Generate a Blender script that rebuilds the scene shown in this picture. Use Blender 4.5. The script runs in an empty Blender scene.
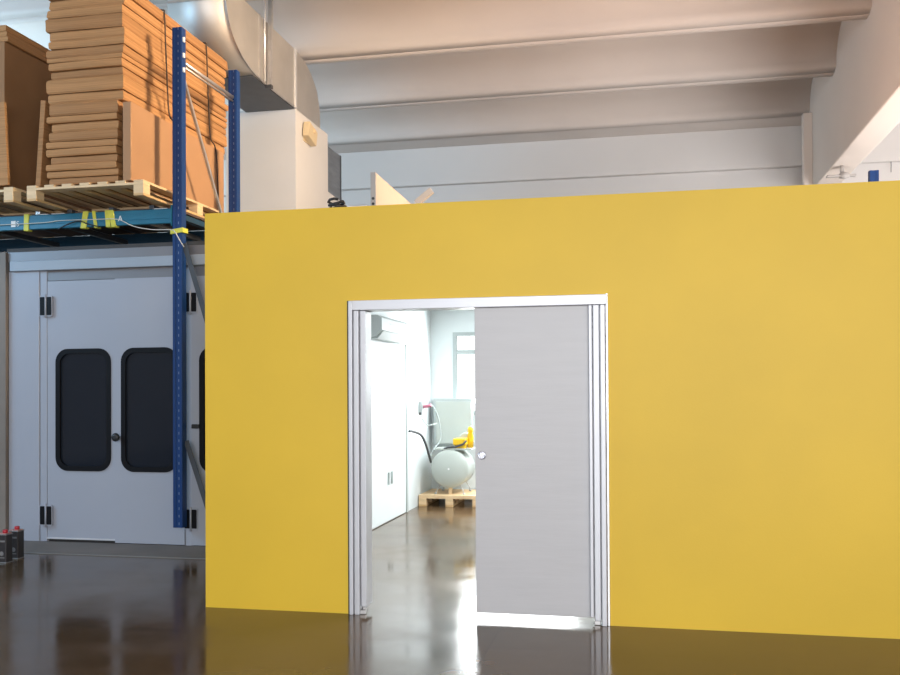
import bpy, bmesh, math, random
from mathutils import Vector, Matrix, noise
random.seed(7)
SC = bpy.context.scene
COL = SC.collection
PI = math.pi

# ------------------------------------------------------------------ materials
def mat(name, color, rough=0.5, metal=0.0, var=0.0, vscale=4.0, bump=0.0, bscale=60.0, coat=0.0, spec=0.5,
        stretch=(1, 1, 1), color2=None, rvar=0.0):
    m = bpy.data.materials.new(name)
    m.use_nodes = True
    nt = m.node_tree
    b = nt.nodes['Principled BSDF']
    b.inputs['Base Color'].default_value = (*color, 1)
    b.inputs['Roughness'].default_value = rough
    b.inputs['Metallic'].default_value = metal
    b.inputs['Coat Weight'].default_value = coat
    b.inputs['Specular IOR Level'].default_value = spec
    tc = nt.nodes.new('ShaderNodeTexCoord')
    mp = nt.nodes.new('ShaderNodeMapping')
    mp.inputs['Scale'].default_value = stretch
    nt.links.new(tc.outputs['Object'], mp.inputs['Vector'])
    if var > 0 or color2 or rvar > 0:
        n = nt.nodes.new('ShaderNodeTexNoise')
        n.inputs['Scale'].default_value = vscale
        n.inputs['Detail'].default_value = 5
        nt.links.new(mp.outputs['Vector'], n.inputs['Vector'])
        r = nt.nodes.new('ShaderNodeValToRGB')
        c2 = color2 or tuple(min(1, c * (1 + var)) for c in color)
        c1 = color if color2 else tuple(c * (1 - var) for c in color)
        r.color_ramp.elements[0].position = 0.32
        r.color_ramp.elements[1].position = 0.68
        r.color_ramp.elements[0].color = (*c1, 1)
        r.color_ramp.elements[1].color = (*c2, 1)
        nt.links.new(n.outputs['Fac'], r.inputs['Fac'])
        nt.links.new(r.outputs['Color'], b.inputs['Base Color'])
        if rvar > 0:
            mr = nt.nodes.new('ShaderNodeMapRange')
            mr.inputs['From Min'].default_value = 0.3
            mr.inputs['From Max'].default_value = 0.7
            mr.inputs['To Min'].default_value = max(0.02, rough - rvar)
            mr.inputs['To Max'].default_value = rough + rvar
            nt.links.new(n.outputs['Fac'], mr.inputs['Value'])
            nt.links.new(mr.outputs['Result'], b.inputs['Roughness'])
    if bump > 0:
        n2 = nt.nodes.new('ShaderNodeTexNoise')
        n2.inputs['Scale'].default_value = bscale
        n2.inputs['Detail'].default_value = 3
        nt.links.new(mp.outputs['Vector'], n2.inputs['Vector'])
        bp = nt.nodes.new('ShaderNodeBump')
        bp.inputs['Strength'].default_value = bump
        bp.inputs['Distance'].default_value = 0.01
        nt.links.new(n2.outputs['Fac'], bp.inputs['Height'])
        nt.links.new(bp.outputs['Normal'], b.inputs['Normal'])
    return m

M = {}
M['yellow'] = mat('yellow_paint', (0.775, 0.497, 0.030), 0.5, var=0.035, vscale=1.3, bump=0.05, bscale=90)
M['cabin_white'] = mat('cabin_white_paint', (0.70, 0.745, 0.755), 0.55, var=0.01)
M['ceil'] = mat('ceiling_concrete_paint', (0.57, 0.515, 0.48), 0.75, var=0.03, vscale=0.9, bump=0.05, bscale=25)
M['beam_white'] = mat('white_beam_paint', (0.62, 0.545, 0.49), 0.7, var=0.02, vscale=1.2)
M['farwall'] = mat('far_wall_paint', (0.57, 0.545, 0.53), 0.75, var=0.02, vscale=0.8)
M['brownwall'] = mat('brown_panel_paint', (0.20, 0.165, 0.14), 0.6, var=0.12, vscale=2)
M['lacquer'] = mat('door_lacquer', (0.56, 0.545, 0.55), 0.38, var=0.02, vscale=2.2, stretch=(1, 1, 9), bump=0.08, bscale=5)
M['alu'] = mat('light_aluminium', (0.62, 0.62, 0.65), 0.35, metal=0.25, var=0.02)
M['alu_bright'] = mat('bright_aluminium', (0.85, 0.85, 0.87), 0.25, metal=0.6)
M['darkgap'] = mat('dark_seal', (0.03, 0.028, 0.03), 0.6)
M['booth'] = mat('booth_white_steel', (0.345, 0.36, 0.42), 0.4, var=0.02, vscale=1.5)
M['boothframe'] = mat('booth_frame_steel', (0.32, 0.36, 0.42), 0.45, var=0.03, vscale=2)
M['boothtrim'] = mat('booth_grey_track', (0.21, 0.20, 0.21), 0.4, metal=0.4)
M['rubber'] = mat('black_rubber', (0.006, 0.006, 0.008), 0.5, spec=0.15)
M['glass_dark'] = mat('dark_window_glass', (0.008, 0.012, 0.02), 0.06, spec=0.35)
M['bluesteel'] = mat('blue_painted_steel', (0.004, 0.036, 0.15), 0.4, var=0.08, vscale=6, spec=0.35)
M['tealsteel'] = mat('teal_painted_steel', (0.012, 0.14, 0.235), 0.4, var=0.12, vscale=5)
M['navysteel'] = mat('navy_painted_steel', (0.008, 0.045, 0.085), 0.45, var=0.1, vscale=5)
M['galv'] = mat('galvanised_steel', (0.55, 0.53, 0.52), 0.35, metal=0.8, var=0.08, vscale=12)
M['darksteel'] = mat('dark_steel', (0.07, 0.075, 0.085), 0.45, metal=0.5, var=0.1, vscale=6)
M['duct'] = mat('duct_sheet_metal', (0.56, 0.53, 0.50), 0.5, metal=0.8, var=0.06, vscale=2.5, bump=0.03, bscale=6)
M['ductgrey'] = mat('weathered_sheet_metal', (0.22, 0.24, 0.27), 0.4, metal=0.6, var=0.15, vscale=4, stretch=(1, 1, 4))
M['housing'] = mat('cream_white_panel', (0.70, 0.675, 0.665), 0.55, var=0.02, vscale=2)
M['beige'] = mat('beige_plastic', (0.70, 0.55, 0.34), 0.5)
M['wood'] = mat('pine_wood', (0.62, 0.40, 0.19), 0.65, var=0.16, vscale=5, stretch=(1, 1, 6), bump=0.1, bscale=40)
M['woodpale'] = mat('pale_pine_wood', (0.74, 0.53, 0.31), 0.65, var=0.10, vscale=5, stretch=(1, 1, 6))
M['darkboard'] = mat('dark_deck_board', (0.10, 0.06, 0.045), 0.7, var=0.2, vscale=3)
M['yellowtape'] = mat('yellow_tape', (0.62, 0.60, 0.07), 0.5, var=0.12, vscale=15)
M['white'] = mat('white_plastic', (0.80, 0.80, 0.80), 0.5)
M['whitecable'] = mat('white_cable_sheath', (0.60, 0.60, 0.58), 0.5)
M['black'] = mat('black_plastic', (0.015, 0.015, 0.017), 0.5)
M['cord'] = mat('dark_cord', (0.05, 0.03, 0.02), 0.7)
M['can'] = mat('dark_grey_tinplate', (0.045, 0.04, 0.042), 0.4, metal=0.3, var=0.1)
M['canedge'] = mat('tin_seam', (0.30, 0.28, 0.27), 0.4, metal=0.6)
M['canlabel'] = mat('grey_print', (0.20, 0.19, 0.19), 0.6)
M['redcap'] = mat('red_cap', (0.45, 0.015, 0.03), 0.4)
M['pinkcap'] = mat('pale_red_lid', (0.50, 0.24, 0.21), 0.5)
M['tank'] = mat('pale_tank_enamel', (0.46, 0.50, 0.47), 0.35, var=0.02)
M['yellowpump'] = mat('yellow_enamel', (0.80, 0.48, 0.01), 0.4)
M['cabinetgrey'] = mat('pale_grey_enamel', (0.42, 0.47, 0.47), 0.45)
M['hose'] = mat('dark_grey_hose', (0.06, 0.065, 0.07), 0.5)
M['pink'] = mat('pink_plug', (0.55, 0.18, 0.25), 0.5)
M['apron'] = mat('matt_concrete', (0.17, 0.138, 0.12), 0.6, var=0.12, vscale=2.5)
M['panelpink'] = mat('pale_pinkish_board', (0.50, 0.39, 0.345), 0.6, var=0.03)
M['boardedge'] = mat('grey_board_edge', (0.36, 0.33, 0.31), 0.6)
M['acwhite'] = mat('ac_white_plastic', (0.46, 0.50, 0.51), 0.45)
M['carton'] = mat('brown_carton_board', (0.30, 0.150, 0.062), 0.75, var=0.08, vscale=2)
M['lowbounce_roof'] = mat('low_bounce_dark_roof_panel', (0.06, 0.058, 0.06), 0.8, var=0.1)  # booth roof darkened to cut light bounced up onto the duct
M['chrome'] = mat('chrome', (0.55, 0.55, 0.60), 0.15, metal=1.0)
M['sheet'] = mat('smooth_cardboard', (0.39, 0.21, 0.105), 0.75, var=0.05, vscale=2.5)

def slotted():
    m = mat('blue_slotted_steel', (0.004, 0.036, 0.15), 0.4, spec=0.35)
    nt = m.node_tree
    b = nt.nodes['Principled BSDF']
    tc = nt.nodes.new('ShaderNodeTexCoord')
    sp = nt.nodes.new('ShaderNodeSeparateXYZ')
    nt.links.new(tc.outputs['Object'], sp.inputs[0])
    def math_(op, a, v=None, w=None):
        n = nt.nodes.new('ShaderNodeMath'); n.operation = op
        nt.links.new(a, n.inputs[0])
        if v is not None:
            if hasattr(v, 'default_value') or hasattr(v, 'links'):
                nt.links.new(v, n.inputs[1])
            else:
                n.inputs[1].default_value = v
        return n.outputs[0]
    dx = math_('ABSOLUTE', math_('ADD', sp.outputs['X'], -0.012))
    inx = math_('LESS_THAN', dx, 0.0035)
    fr = math_('FRACT', math_('MULTIPLY', sp.outputs['Z'], 14.0))
    inz = math_('LESS_THAN', fr, 0.34)
    both = math_('MULTIPLY', inx, inz)
    mx = nt.nodes.new('ShaderNodeMix'); mx.data_type = 'RGBA'
    nt.links.new(both, mx.inputs['Factor'])
    mx.inputs[6].default_value = (0.004, 0.036, 0.15, 1)
    mx.inputs[7].default_value = (0.16, 0.22, 0.32, 1)
    nt.links.new(mx.outputs[2], b.inputs['Base Color'])
    return m
M['slotted'] = slotted()

def cardboard(name, c, dark):
    """corrugated board: fine layer lines along Z"""
    m = mat(name, c, 0.8)
    nt = m.node_tree
    b = nt.nodes['Principled BSDF']
    tc = nt.nodes.new('ShaderNodeTexCoord')
    mp = nt.nodes.new('ShaderNodeMapping')
    mp.inputs['Scale'].default_value = (0.9, 0.35, 45)
    nt.links.new(tc.outputs['Object'], mp.inputs['Vector'])
    n = nt.nodes.new('ShaderNodeTexNoise')
    n.inputs['Scale'].default_value = 2.0
    n.inputs['Detail'].default_value = 2
    nt.links.new(mp.outputs['Vector'], n.inputs['Vector'])
    r = nt.nodes.new('ShaderNodeValToRGB')
    r.color_ramp.elements[0].position = 0.30
    r.color_ramp.elements[1].position = 0.60
    r.color_ramp.elements[0].color = (*dark, 1)
    r.color_ramp.elements[1].color = (*c, 1)
    nt.links.new(n.outputs['Fac'], r.inputs['Fac'])
    nt.links.new(r.outputs['Color'], b.inputs['Base Color'])
    bp = nt.nodes.new('ShaderNodeBump')
    bp.inputs['Strength'].default_value = 0.25
    bp.inputs['Distance'].default_value = 0.01
    nt.links.new(n.outputs['Fac'], bp.inputs['Height'])
    nt.links.new(bp.outputs['Normal'], b.inputs['Normal'])
    return m
M['card'] = cardboard('corrugated_cardboard', (0.47, 0.235, 0.092), (0.35, 0.17, 0.062))
M['card2'] = cardboard('brown_cardboard', (0.40, 0.195, 0.075), (0.30, 0.143, 0.052))

def floor_material():
    m = bpy.data.materials.new('polished_brown_concrete')
    m.use_nodes = True
    nt = m.node_tree
    b = nt.nodes['Principled BSDF']
    tc = nt.nodes.new('ShaderNodeTexCoord')
    n = nt.nodes.new('ShaderNodeTexNoise')
    n.inputs['Scale'].default_value = 0.8
    n.inputs['Detail'].default_value = 7
    n.inputs['Roughness'].default_value = 0.6
    nt.links.new(tc.outputs['Object'], n.inputs['Vector'])
    r = nt.nodes.new('ShaderNodeValToRGB')
    r.color_ramp.elements[0].position = 0.33
    r.color_ramp.elements[1].position = 0.68
    r.color_ramp.elements[0].color = (0.072, 0.042, 0.021, 1)
    r.color_ramp.elements[1].color = (0.132, 0.081, 0.042, 1)
    nt.links.new(n.outputs['Fac'], r.inputs['Fac'])
    # saw-cut joints of the slab, every 3.4 m both ways
    br = nt.nodes.new('ShaderNodeTexBrick')
    br.offset = 0.0
    br.inputs['Scale'].default_value = 1.0
    br.inputs['Brick Width'].default_value = 3.4
    br.inputs['Row Height'].default_value = 3.4
    br.inputs['Mortar Size'].default_value = 0.006
    br.inputs['Color1'].default_value = (1, 1, 1, 1)
    br.inputs['Color2'].default_value = (1, 1, 1, 1)
    br.inputs['Mortar'].default_value = (0.45, 0.42, 0.4, 1)
    mp = nt.nodes.new('ShaderNodeMapping')
    mp.inputs['Location'].default_value = (0.9, 1.45, 0)
    nt.links.new(tc.outputs['Object'], mp.inputs['Vector'])
    nt.links.new(mp.outputs['Vector'], br.inputs['Vector'])
    mx = nt.nodes.new('ShaderNodeMix')
    mx.data_type = 'RGBA'
    mx.blend_type = 'MULTIPLY'
    mx.inputs['Factor'].default_value = 1.0
    nt.links.new(r.outputs['Color'], mx.inputs[6])
    nt.links.new(br.outputs['Color'], mx.inputs[7])
    nt.links.new(mx.outputs[2], b.inputs['Base Color'])
    n2 = nt.nodes.new('ShaderNodeTexNoise')
    n2.inputs['Scale'].default_value = 1.6
    n2.inputs['Detail'].default_value = 5
    nt.links.new(tc.outputs['Object'], n2.inputs['Vector'])
    mr = nt.nodes.new('ShaderNodeMapRange')
    mr.inputs['From Min'].default_value = 0.35
    mr.inputs['From Max'].default_value = 0.7
    mr.inputs['To Min'].default_value = 0.09
    mr.inputs['To Max'].default_value = 0.24
    nt.links.new(n2.outputs['Fac'], mr.inputs['Value'])
    nt.links.new(mr.outputs['Result'], b.inputs['Roughness'])
    n3 = nt.nodes.new('ShaderNodeTexNoise')
    n3.inputs['Scale'].default_value = 5
    n3.inputs['Detail'].default_value = 2
    nt.links.new(tc.outputs['Object'], n3.inputs['Vector'])
    bp = nt.nodes.new('ShaderNodeBump')
    bp.inputs['Strength'].default_value = 0.05
    bp.inputs['Distance'].default_value = 0.012
    nt.links.new(n3.outputs['Fac'], bp.inputs['Height'])
    nt.links.new(bp.outputs['Normal'], b.inputs['Normal'])
    b.inputs['IOR'].default_value = 1.45
    b.inputs['Specular IOR Level'].default_value = 0.34
    return m
M['floor'] = floor_material()

def glass_material():
    m = bpy.data.materials.new('clear_glass')
    m.use_nodes = True
    b = m.node_tree.nodes['Principled BSDF']
    b.inputs['Base Color'].default_value = (1, 1, 1, 1)
    b.inputs['Roughness'].default_value = 0.0
    b.inputs['Transmission Weight'].default_value = 1.0
    b.inputs['IOR'].default_value = 1.45
    return m
M['glass'] = glass_material()

# ------------------------------------------------------------------ mesh helpers
class MB:
    """collects shapes and links them as ONE mesh object"""
    def __init__(s):
        s.bm = bmesh.new()

    def box(s, x0, x1, y0, y1, z0, z1, bevel=0.0, seg=2, rot=None, pivot=None):
        g = bmesh.ops.create_cube(s.bm, size=1.0)
        vs = g['verts']
        for v in vs:
            v.co = Vector(((x0 + x1) / 2 + v.co.x * (x1 - x0), (y0 + y1) / 2 + v.co.y * (y1 - y0),
                           (z0 + z1) / 2 + v.co.z * (z1 - z0)))
        if bevel > 0:
            es = list({e for v in vs for e in v.link_edges})
            r = bmesh.ops.bevel(s.bm, geom=es, offset=bevel, segments=seg, profile=0.5, affect='EDGES')
            vs = list({v for f in r['faces'] for v in f.verts} | {v for v in vs if v.is_valid})
        if rot is not None:
            p = Vector(pivot) if pivot else Vector(((x0 + x1) / 2, (y0 + y1) / 2, (z0 + z1) / 2))
            bmesh.ops.rotate(s.bm, cent=p, matrix=rot, verts=[v for v in vs if v.is_valid])
        return s

    def prism(s, pts, axis, a, b):
        """polygon pts (2D) extruded along axis from a to b. x: pts=(y,z); y: pts=(x,z); z: pts=(x,y)"""
        def P(p, t):
            return {'x': (t, p[0], p[1]), 'y': (p[0], t, p[1]), 'z': (p[0], p[1], t)}[axis]
        A = [s.bm.verts.new(P(p, a)) for p in pts]
        B = [s.bm.verts.new(P(p, b)) for p in pts]
        s.bm.faces.new(A)
        s.bm.faces.new(list(reversed(B)))
        n = len(pts)
        for i in range(n):
            s.bm.faces.new((A[i], B[i], B[(i + 1) % n], A[(i + 1) % n]))
        return s

    def bar(s, p, q, w, h=None, up=(0, 0, 1)):
        """rectangular bar from p to q"""
        p, q = Vector(p), Vector(q)
        d = (q - p).normalized()
        u = Vector(up)
        if abs(d.dot(u)) > 0.98:
            u = Vector((0, 1, 0))
        sx = d.cross(u).normalized()
        sy = sx.cross(d).normalized()
        h = h or w
        cs = [(-w / 2, -h / 2), (w / 2, -h / 2), (w / 2, h / 2), (-w / 2, h / 2)]
        A = [s.bm.verts.new(p + sx * a + sy * b) for a, b in cs]
        B = [s.bm.verts.new(q + sx * a + sy * b) for a, b in cs]
        s.bm.faces.new(A)
        s.bm.faces.new(list(reversed(B)))
        for i in range(4):
            s.bm.faces.new((A[i], B[i], B[(i + 1) % 4], A[(i + 1) % 4]))
        return s

    def tube(s, pts, r, n=10, cap=True):
        pts = [Vector(p) for p in pts]
        rings = []
        ref = Vector((0.31, 0.23, 0.92)).normalized()
        for i, p in enumerate(pts):
            if i == 0:
                d = pts[1] - p
            elif i == len(pts) - 1:
                d = p - pts[i - 1]
            else:
                d = (pts[i + 1] - pts[i - 1])
            d.normalize()
            a = d.cross(ref)
            if a.length < 1e-4:
                a = d.cross(Vector((1, 0, 0)))
            a.normalize()
            b = d.cross(a)
            rr = r[i] if isinstance(r, (list, tuple)) else r
            rings.append([s.bm.verts.new(p + a * rr * math.cos(2 * PI * k / n) + b * rr * math.sin(2 * PI * k / n)) for k in range(n)])
        for A, B in zip(rings, rings[1:]):
            for k in range(n):
                f = s.bm.faces.new((A[k], A[(k + 1) % n], B[(k + 1) % n], B[k]))
                f.smooth = True
        if cap:
            s.bm.faces.new(list(reversed(rings[0])))
            s.bm.faces.new(rings[-1])
        return s

    def lathe(s, prof, n=32, origin=(0, 0, 0), axis='z'):
        """profile (r, t) turned about an axis through origin"""
        o = Vector(origin)
        rings = []
        for r, t in prof:
            ring = []
            for k in range(n):
                a = 2 * PI * k / n
                c, d = r * math.cos(a), r * math.sin(a)
                co = {'z': (c, d, t), 'y': (c, t, d), 'x': (t, c, d)}[axis]
                ring.append(s.bm.verts.new(o + Vector(co)))
            rings.append(ring)
        for A, B in zip(rings, rings[1:]):
            for k in range(n):
                f = s.bm.faces.new((A[k], A[(k + 1) % n], B[(k + 1) % n], B[k]))
                f.smooth = True
        s.bm.faces.new(list(reversed(rings[0])))
        s.bm.faces.new(rings[-1])
        return s

    def build(s, name, m, parent=None):
        bmesh.ops.recalc_face_normals(s.bm, faces=s.bm.faces[:])
        me = bpy.data.meshes.new(name)
        s.bm.to_mesh(me)
        s.bm.free()
        o = bpy.data.objects.new(name, me)
        me.materials.append(m if not isinstance(m, str) else M[m])
        COL.objects.link(o)
        if parent is not None:
            o.parent = parent
            root = parent
            off = Vector(parent.location)
            while root.parent is not None:
                root = root.parent
                off = off + Vector(root.location)
            # shapes are written in world space: take off the thing's base
            me.transform(Matrix.Translation(-off))
        return o

def tag(o, label, cat, group=None, kind=None):
    if label:
        o['label'] = label
    if cat:
        o['category'] = cat
    if group:
        o['group'] = group
    if kind:
        o['kind'] = kind
    return o

def thing(name, label, cat, loc, group=None):
    o = bpy.data.objects.new(name, None)
    o.empty_display_size = 0.1
    COL.objects.link(o)
    o.location = loc
    return tag(o, label, cat, group)

def struct(mb, name, m, parent=None, label=None):
    o = mb.build(name, m, parent)
    if parent is None:
        o['kind'] = 'structure'
    if label:
        o['label'] = label
    return o

def recenter(o):
    """put a mesh object's origin at the middle of its base"""
    vs = [v.co for v in o.data.vertices]
    c = Vector(((min(v.x for v in vs) + max(v.x for v in vs)) / 2, (min(v.y for v in vs) + max(v.y for v in vs)) / 2, min(v.z for v in vs)))
    o.data.transform(Matrix.Translation(-c))
    o.location = c
    return o

def text_mesh(name, body, size, loc, rot, m, parent=None, depth=0.0008):
    cu = bpy.data.curves.new(name, 'FONT')
    cu.body = body
    cu.size = size
    cu.extrude = depth
    tmp = bpy.data.objects.new(name, cu)
    COL.objects.link(tmp)
    dg = bpy.context.evaluated_depsgraph_get()
    me = bpy.data.meshes.new_from_object(tmp.evaluated_get(dg))
    bpy.data.objects.remove(tmp)
    me.materials.clear()
    me.materials.append(M[m])
    o = bpy.data.objects.new(name, me)
    COL.objects.link(o)
    off = Vector((0, 0, 0))
    p = parent
    while p is not None:
        off += Vector(p.location)
        p = p.parent
    me.transform(Matrix.Translation(Vector(loc) - off) @ Matrix.Rotation(rot[2], 4, 'Z') @ Matrix.Rotation(rot[0], 4, 'X'))
    if parent is not None:
        o.parent = parent
    return o

# ------------------------------------------------------------------ the hall
FLX0, FLX1, FLY0, FLY1 = -12.0, 9.0, -8.0, 17.2
struct(MB().box(FLX0, FLX1, FLY0, FLY1, -0.2, 0.0), 'floor', 'floor')
# matt apron in front of the booth doors
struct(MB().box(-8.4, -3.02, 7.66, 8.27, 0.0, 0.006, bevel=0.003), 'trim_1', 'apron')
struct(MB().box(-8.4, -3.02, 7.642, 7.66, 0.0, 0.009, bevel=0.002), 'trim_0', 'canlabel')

# roof tiles: deep concrete joists, each with its own coved soffit
ZR, ZS = 6.0, 6.56
def roof_tile(y0, period, x0, x1):
    # profile over one period: joist front face (sloped) at y0, flat bottom, back face, soffit, cove to the next joist
    pts = [(y0, ZR), (y0 + 0.16, ZR), (y0 + 0.24, ZR + 0.10), (y0 + 0.34, ZS - 0.02), (y0 + 0.45, ZS)]
    yc, rad_y, rad_z = y0 + period, 0.62, 0.50
    pts.append((yc - 0.12 - rad_y, ZS))
    for k in range(1, 11):
        a = PI / 2 * k / 10
        pts.append((yc - 0.12 - rad_y + rad_y * math.sin(a), ZS - rad_z + rad_z * math.cos(a)))
    pts.append((yc - 0.0, ZR))
    pts += [(yc, ZS + 0.25), (y0, ZS + 0.25)]
    mb = MB().prism(pts, 'x', x0, x1)
    o = mb.build('trim', M['ceil'])
    for p in o.data.polygons:
        p.use_smooth = abs(p.normal.x) < 0.5 and p.normal.z < 0.5 and p.area < 4.0
    return o
n_trim = 2
period = 2.14
ys = [11.99 + period * k for k in range(-9, 2)] + [16.29]
for i, y0 in enumerate(ys):
    per = period if i < len(ys) - 2 else (2.16 if i == len(ys) - 2 else 0.95)
    for (x0, x1) in ((FLX0, 2.69), (3.07, FLX1)):
        if per < 1.5:
            mb = MB().prism([(y0, ZR), (y0 + 0.6, ZR), (y0 + 0.6, ZS + .25), (y0, ZS + .25)], 'x', x0, x1)
            o = mb.build('trim', M['ceil'])
        else:
            o = roof_tile(y0, per, x0, x1)
        o.name = 'trim_%d' % n_trim
        n_trim += 1
        o['kind'] = 'structure'
struct(MB().box(FLX0, FLX1, FLY0, FLY1, ZS + 0.25, ZS + 0.40), 'ceiling', 'ceil')
# long concrete beam that carries the tiles
struct(MB().box(2.69, 3.07, FLY0, 16.85, 4.72, ZS + 0.25, bevel=0.02), 'trim_%d' % n_trim, 'beam_white'); n_trim += 1
# far wall with its deep upper lintel, pilaster under the beam
struct(MB().box(FLX0, FLX1, 17.0, 17.2, 0, ZS + 0.25), 'wall_far', 'farwall')
struct(MB().box(FLX0, FLX1, 16.86, 17.0, 5.31, ZR + 0.02, bevel=0.01), 'trim_%d' % n_trim, 'farwall'); n_trim += 1
struct(MB().box(2.55, 2.69, 15.95, 16.12, 0, ZR - 0.04, bevel=0.01), 'trim_%d' % n_trim, 'beam_white'); n_trim += 1
struct(MB().box(FLX0 - 0.2, FLX0, FLY0, FLY1, 0, ZS + 0.25), 'wall_left', 'farwall')
struct(MB().box(FLX1, FLX1 + 0.2, FLY0, FLY1, 0, ZS + 0.25), 'wall_right', 'farwall')

# ------------------------------------------------------------------ the yellow cabin
YW = 5.97
HT = 2.73
XL, XR, YB = -2.99, 3.4, 12.4
DL, DR, DH = -1.955, -0.232, 2.095        # door opening
wf = MB()
wf.box(XL, DL, YW, YW + 0.12, 0, HT)
wf.box(DR, XR, YW, YW + 0.12, 0, HT)
wf.box(DL, DR, YW, YW + 0.12, DH, HT)
struct(wf, 'wall_front', 'yellow')
struct(MB().box(XL, XL + 0.10, YW + 0.12, YB + 0.1, 0, HT), 'wall_left', 'yellow')
struct(MB().box(XR - 0.1, XR, YW + 0.12, YB + 0.1, 0, HT), 'wall_right', 'yellow')
struct(MB().box(XL + 0.10, XL + 0.12, YW + 0.14, YB, 0, 2.6), 'wall_left', 'cabin_white')
struct(MB().box(XR - 0.12, XR - 0.10, YW + 0.14, YB, 0, 2.6), 'wall_right', 'cabin_white')
wi = MB()
wi.box(XL + 0.10, DL - 0.02, YW + 0.12, YW + 0.14, 0, 2.6)
wi.box(DR + 0.02, XR - 0.10, YW + 0.12, YW + 0.14, 0, 2.6)
wi.box(DL - 0.02, DR + 0.02, YW + 0.12, YW + 0.14, DH + 0.02, 2.6)
struct(wi, 'wall_front', 'cabin_white')
WX0, WX1, WZ0, WZ1 = -2.56, -0.9, 1.15, 2.27
wb = MB()
wb.box(XL + 0.10, WX0, YB, YB + 0.1, 0, HT)
wb.box(WX1, XR - 0.1, YB, YB + 0.1, 0, HT)
wb.box(WX0, WX1, YB, YB + 0.1, 0, WZ0)
wb.box(WX0, WX1, YB, YB + 0.1, WZ1, HT)
struct(wb, 'wall_back', 'cabin_white')
cr = MB().box(XL + 0.10, XR - 0.1, YW + 0.12, YB, 2.6, HT)
struct(cr, 'ceiling', 'cabin_white')
# window on the back wall of the cabin
win = bpy.data.objects.new('window_1', None); COL.objects.link(win); win.location = (WX0, YB, WZ0); win['kind'] = 'structure'
f = MB()
f.box(WX0, WX0 + 0.05, YB - 0.01, YB + 0.07, WZ0, WZ1)
f.box(WX1 - 0.05, WX1, YB - 0.01, YB + 0.07, WZ0, WZ1)
f.box(WX0 + 0.05, WX1 - 0.05, YB - 0.01, YB + 0.07, WZ0, WZ0 + 0.05)
f.box(WX0 + 0.05, WX1 - 0.05, YB - 0.01, YB + 0.07, WZ1 - 0.05, WZ1)
f.box(WX0 + 0.05, WX1 - 0.05, YB + 0.005, YB + 0.06, 1.97, 2.03)
f.build('window_frame', 'cabinetgrey', win)
g = MB().box(WX0 + 0.05, WX1 - 0.05, YB + 0.03, YB + 0.036, WZ0 + 0.05, WZ1 - 0.05)
g.build('window_pane', 'glass', win)

# white flush door and its casing in the left wall of the cabin room
dn = bpy.data.objects.new('door_2', None); COL.objects.link(dn); dn.location = (XL + 0.12, 10.2, 0); dn['kind'] = 'structure'
xw = XL + 0.12
MB().box(xw, xw + 0.012, 9.35, 10.97, 0.008, 2.03, bevel=0.004).build('door_panel', 'cabin_white', dn)
c = MB()
c.box(xw, xw + 0.022, 10.985, 11.05, 0, 2.09, bevel=0.004)
c.box(xw, xw + 0.022, 9.27, 9.335, 0, 2.09, bevel=0.004)
c.box(xw, xw + 0.022, 9.335, 10.985, 2.04, 2.09, bevel=0.004)
c.build('door_casing', 'cabinetgrey', dn)
h = MB()
h.box(xw + 0.012, xw + 0.03, 10.16, 10.19, 0.42, 0.56, bevel=0.004)
h.box(xw + 0.012, xw + 0.03, 10.30, 10.33, 0.42, 0.56, bevel=0.004)
h.build('door_handle', 'cabinetgrey', dn)

# sliding door in the yellow wall
dr = bpy.data.objects.new('door_1', None); COL.objects.link(dr); dr.location = ((DL + DR) / 2, YW, 0); dr['kind'] = 'structure'
f = MB()
f.box(DL + 0.022, DR, YW - 0.022, YW + 0.14, 2.03, DH, bevel=0.003)           # head
f.build('door_head', 'alu', dr)
f = MB()
f.box(DL, DL + 0.014, YW - 0.010, YW + 0.10, 0.0, DH, bevel=0.002)
f.build('jamb_gasket', 'darkgap', dr)
f = MB()
f.box(DL + 0.014, DL + 0.040, YW - 0.030, YW + 0.14, 0, DH - 0.002, bevel=0.004)
f.box(DL + 0.049, DL + 0.082, YW - 0.022, YW + 0.14, 0, 2.028, bevel=0.004)
f.box(DL + 0.040, DL + 0.049, YW + 0.005, YW + 0.14, 0, 2.028)
f.box(DL + 0.088, DL + 0.125, YW + 0.0, YW + 0.14, 0.05, 2.028, bevel=0.004)
f.box(DL + 0.082, DL + 0.088, YW + 0.02, YW + 0.14, 0.05, 2.028)
f.build('door_jamb', 'alu', dr)
f = MB()
f.box(DR - 0.010, DR + 0.004, YW - 0.014, YW + 0.012, 0, DH + 0.006, bevel=0.003)
f.build('edge_profile', 'alu_bright', dr)
f = MB()
f.box(DR - 0.045, DR - 0.014, YW - 0.030, YW + 0.14, 0, 2.028, bevel=0.004)
f.box(DR - 0.090, DR - 0.052, YW - 0.020, YW + 0.14, 0.03, 2.028, bevel=0.004)
f.box(DR - 0.118, DR - 0.096, YW - 0.020, YW + 0.14, 0.05, 2.028, bevel=0.004)
f.box(DR - 0.052, DR - 0.045, YW + 0.03, YW + 0.14, 0.02, 2.028)
f.box(DR - 0.096, DR - 0.090, YW + 0.03, YW + 0.14, 0.05, 2.028)
f.build('door_jamb', 'alu', dr)
p = MB().box(-1.090, DR - 0.120, YW + 0.012, YW + 0.052, 0.042, 2.03, bevel=0.003)
panel = p.build('door_panel', 'lacquer', dr)
k = MB().lathe([(0.026, 0.0), (0.028, -0.004), (0.024, -0.010), (0.018, -0.008), (0.017, -0.003)], 24, (-1.045, YW + 0.0125, 1.066), 'y')
k.build('flush_pull', 'chrome', panel)
MB().lathe([(0.012, 0.0), (0.012, -0.009), (0.008, -0.012)], 20, (-1.045, YW + 0.0125, 1.066), 'y').build('pull_button', 'alu_bright', panel)
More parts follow.
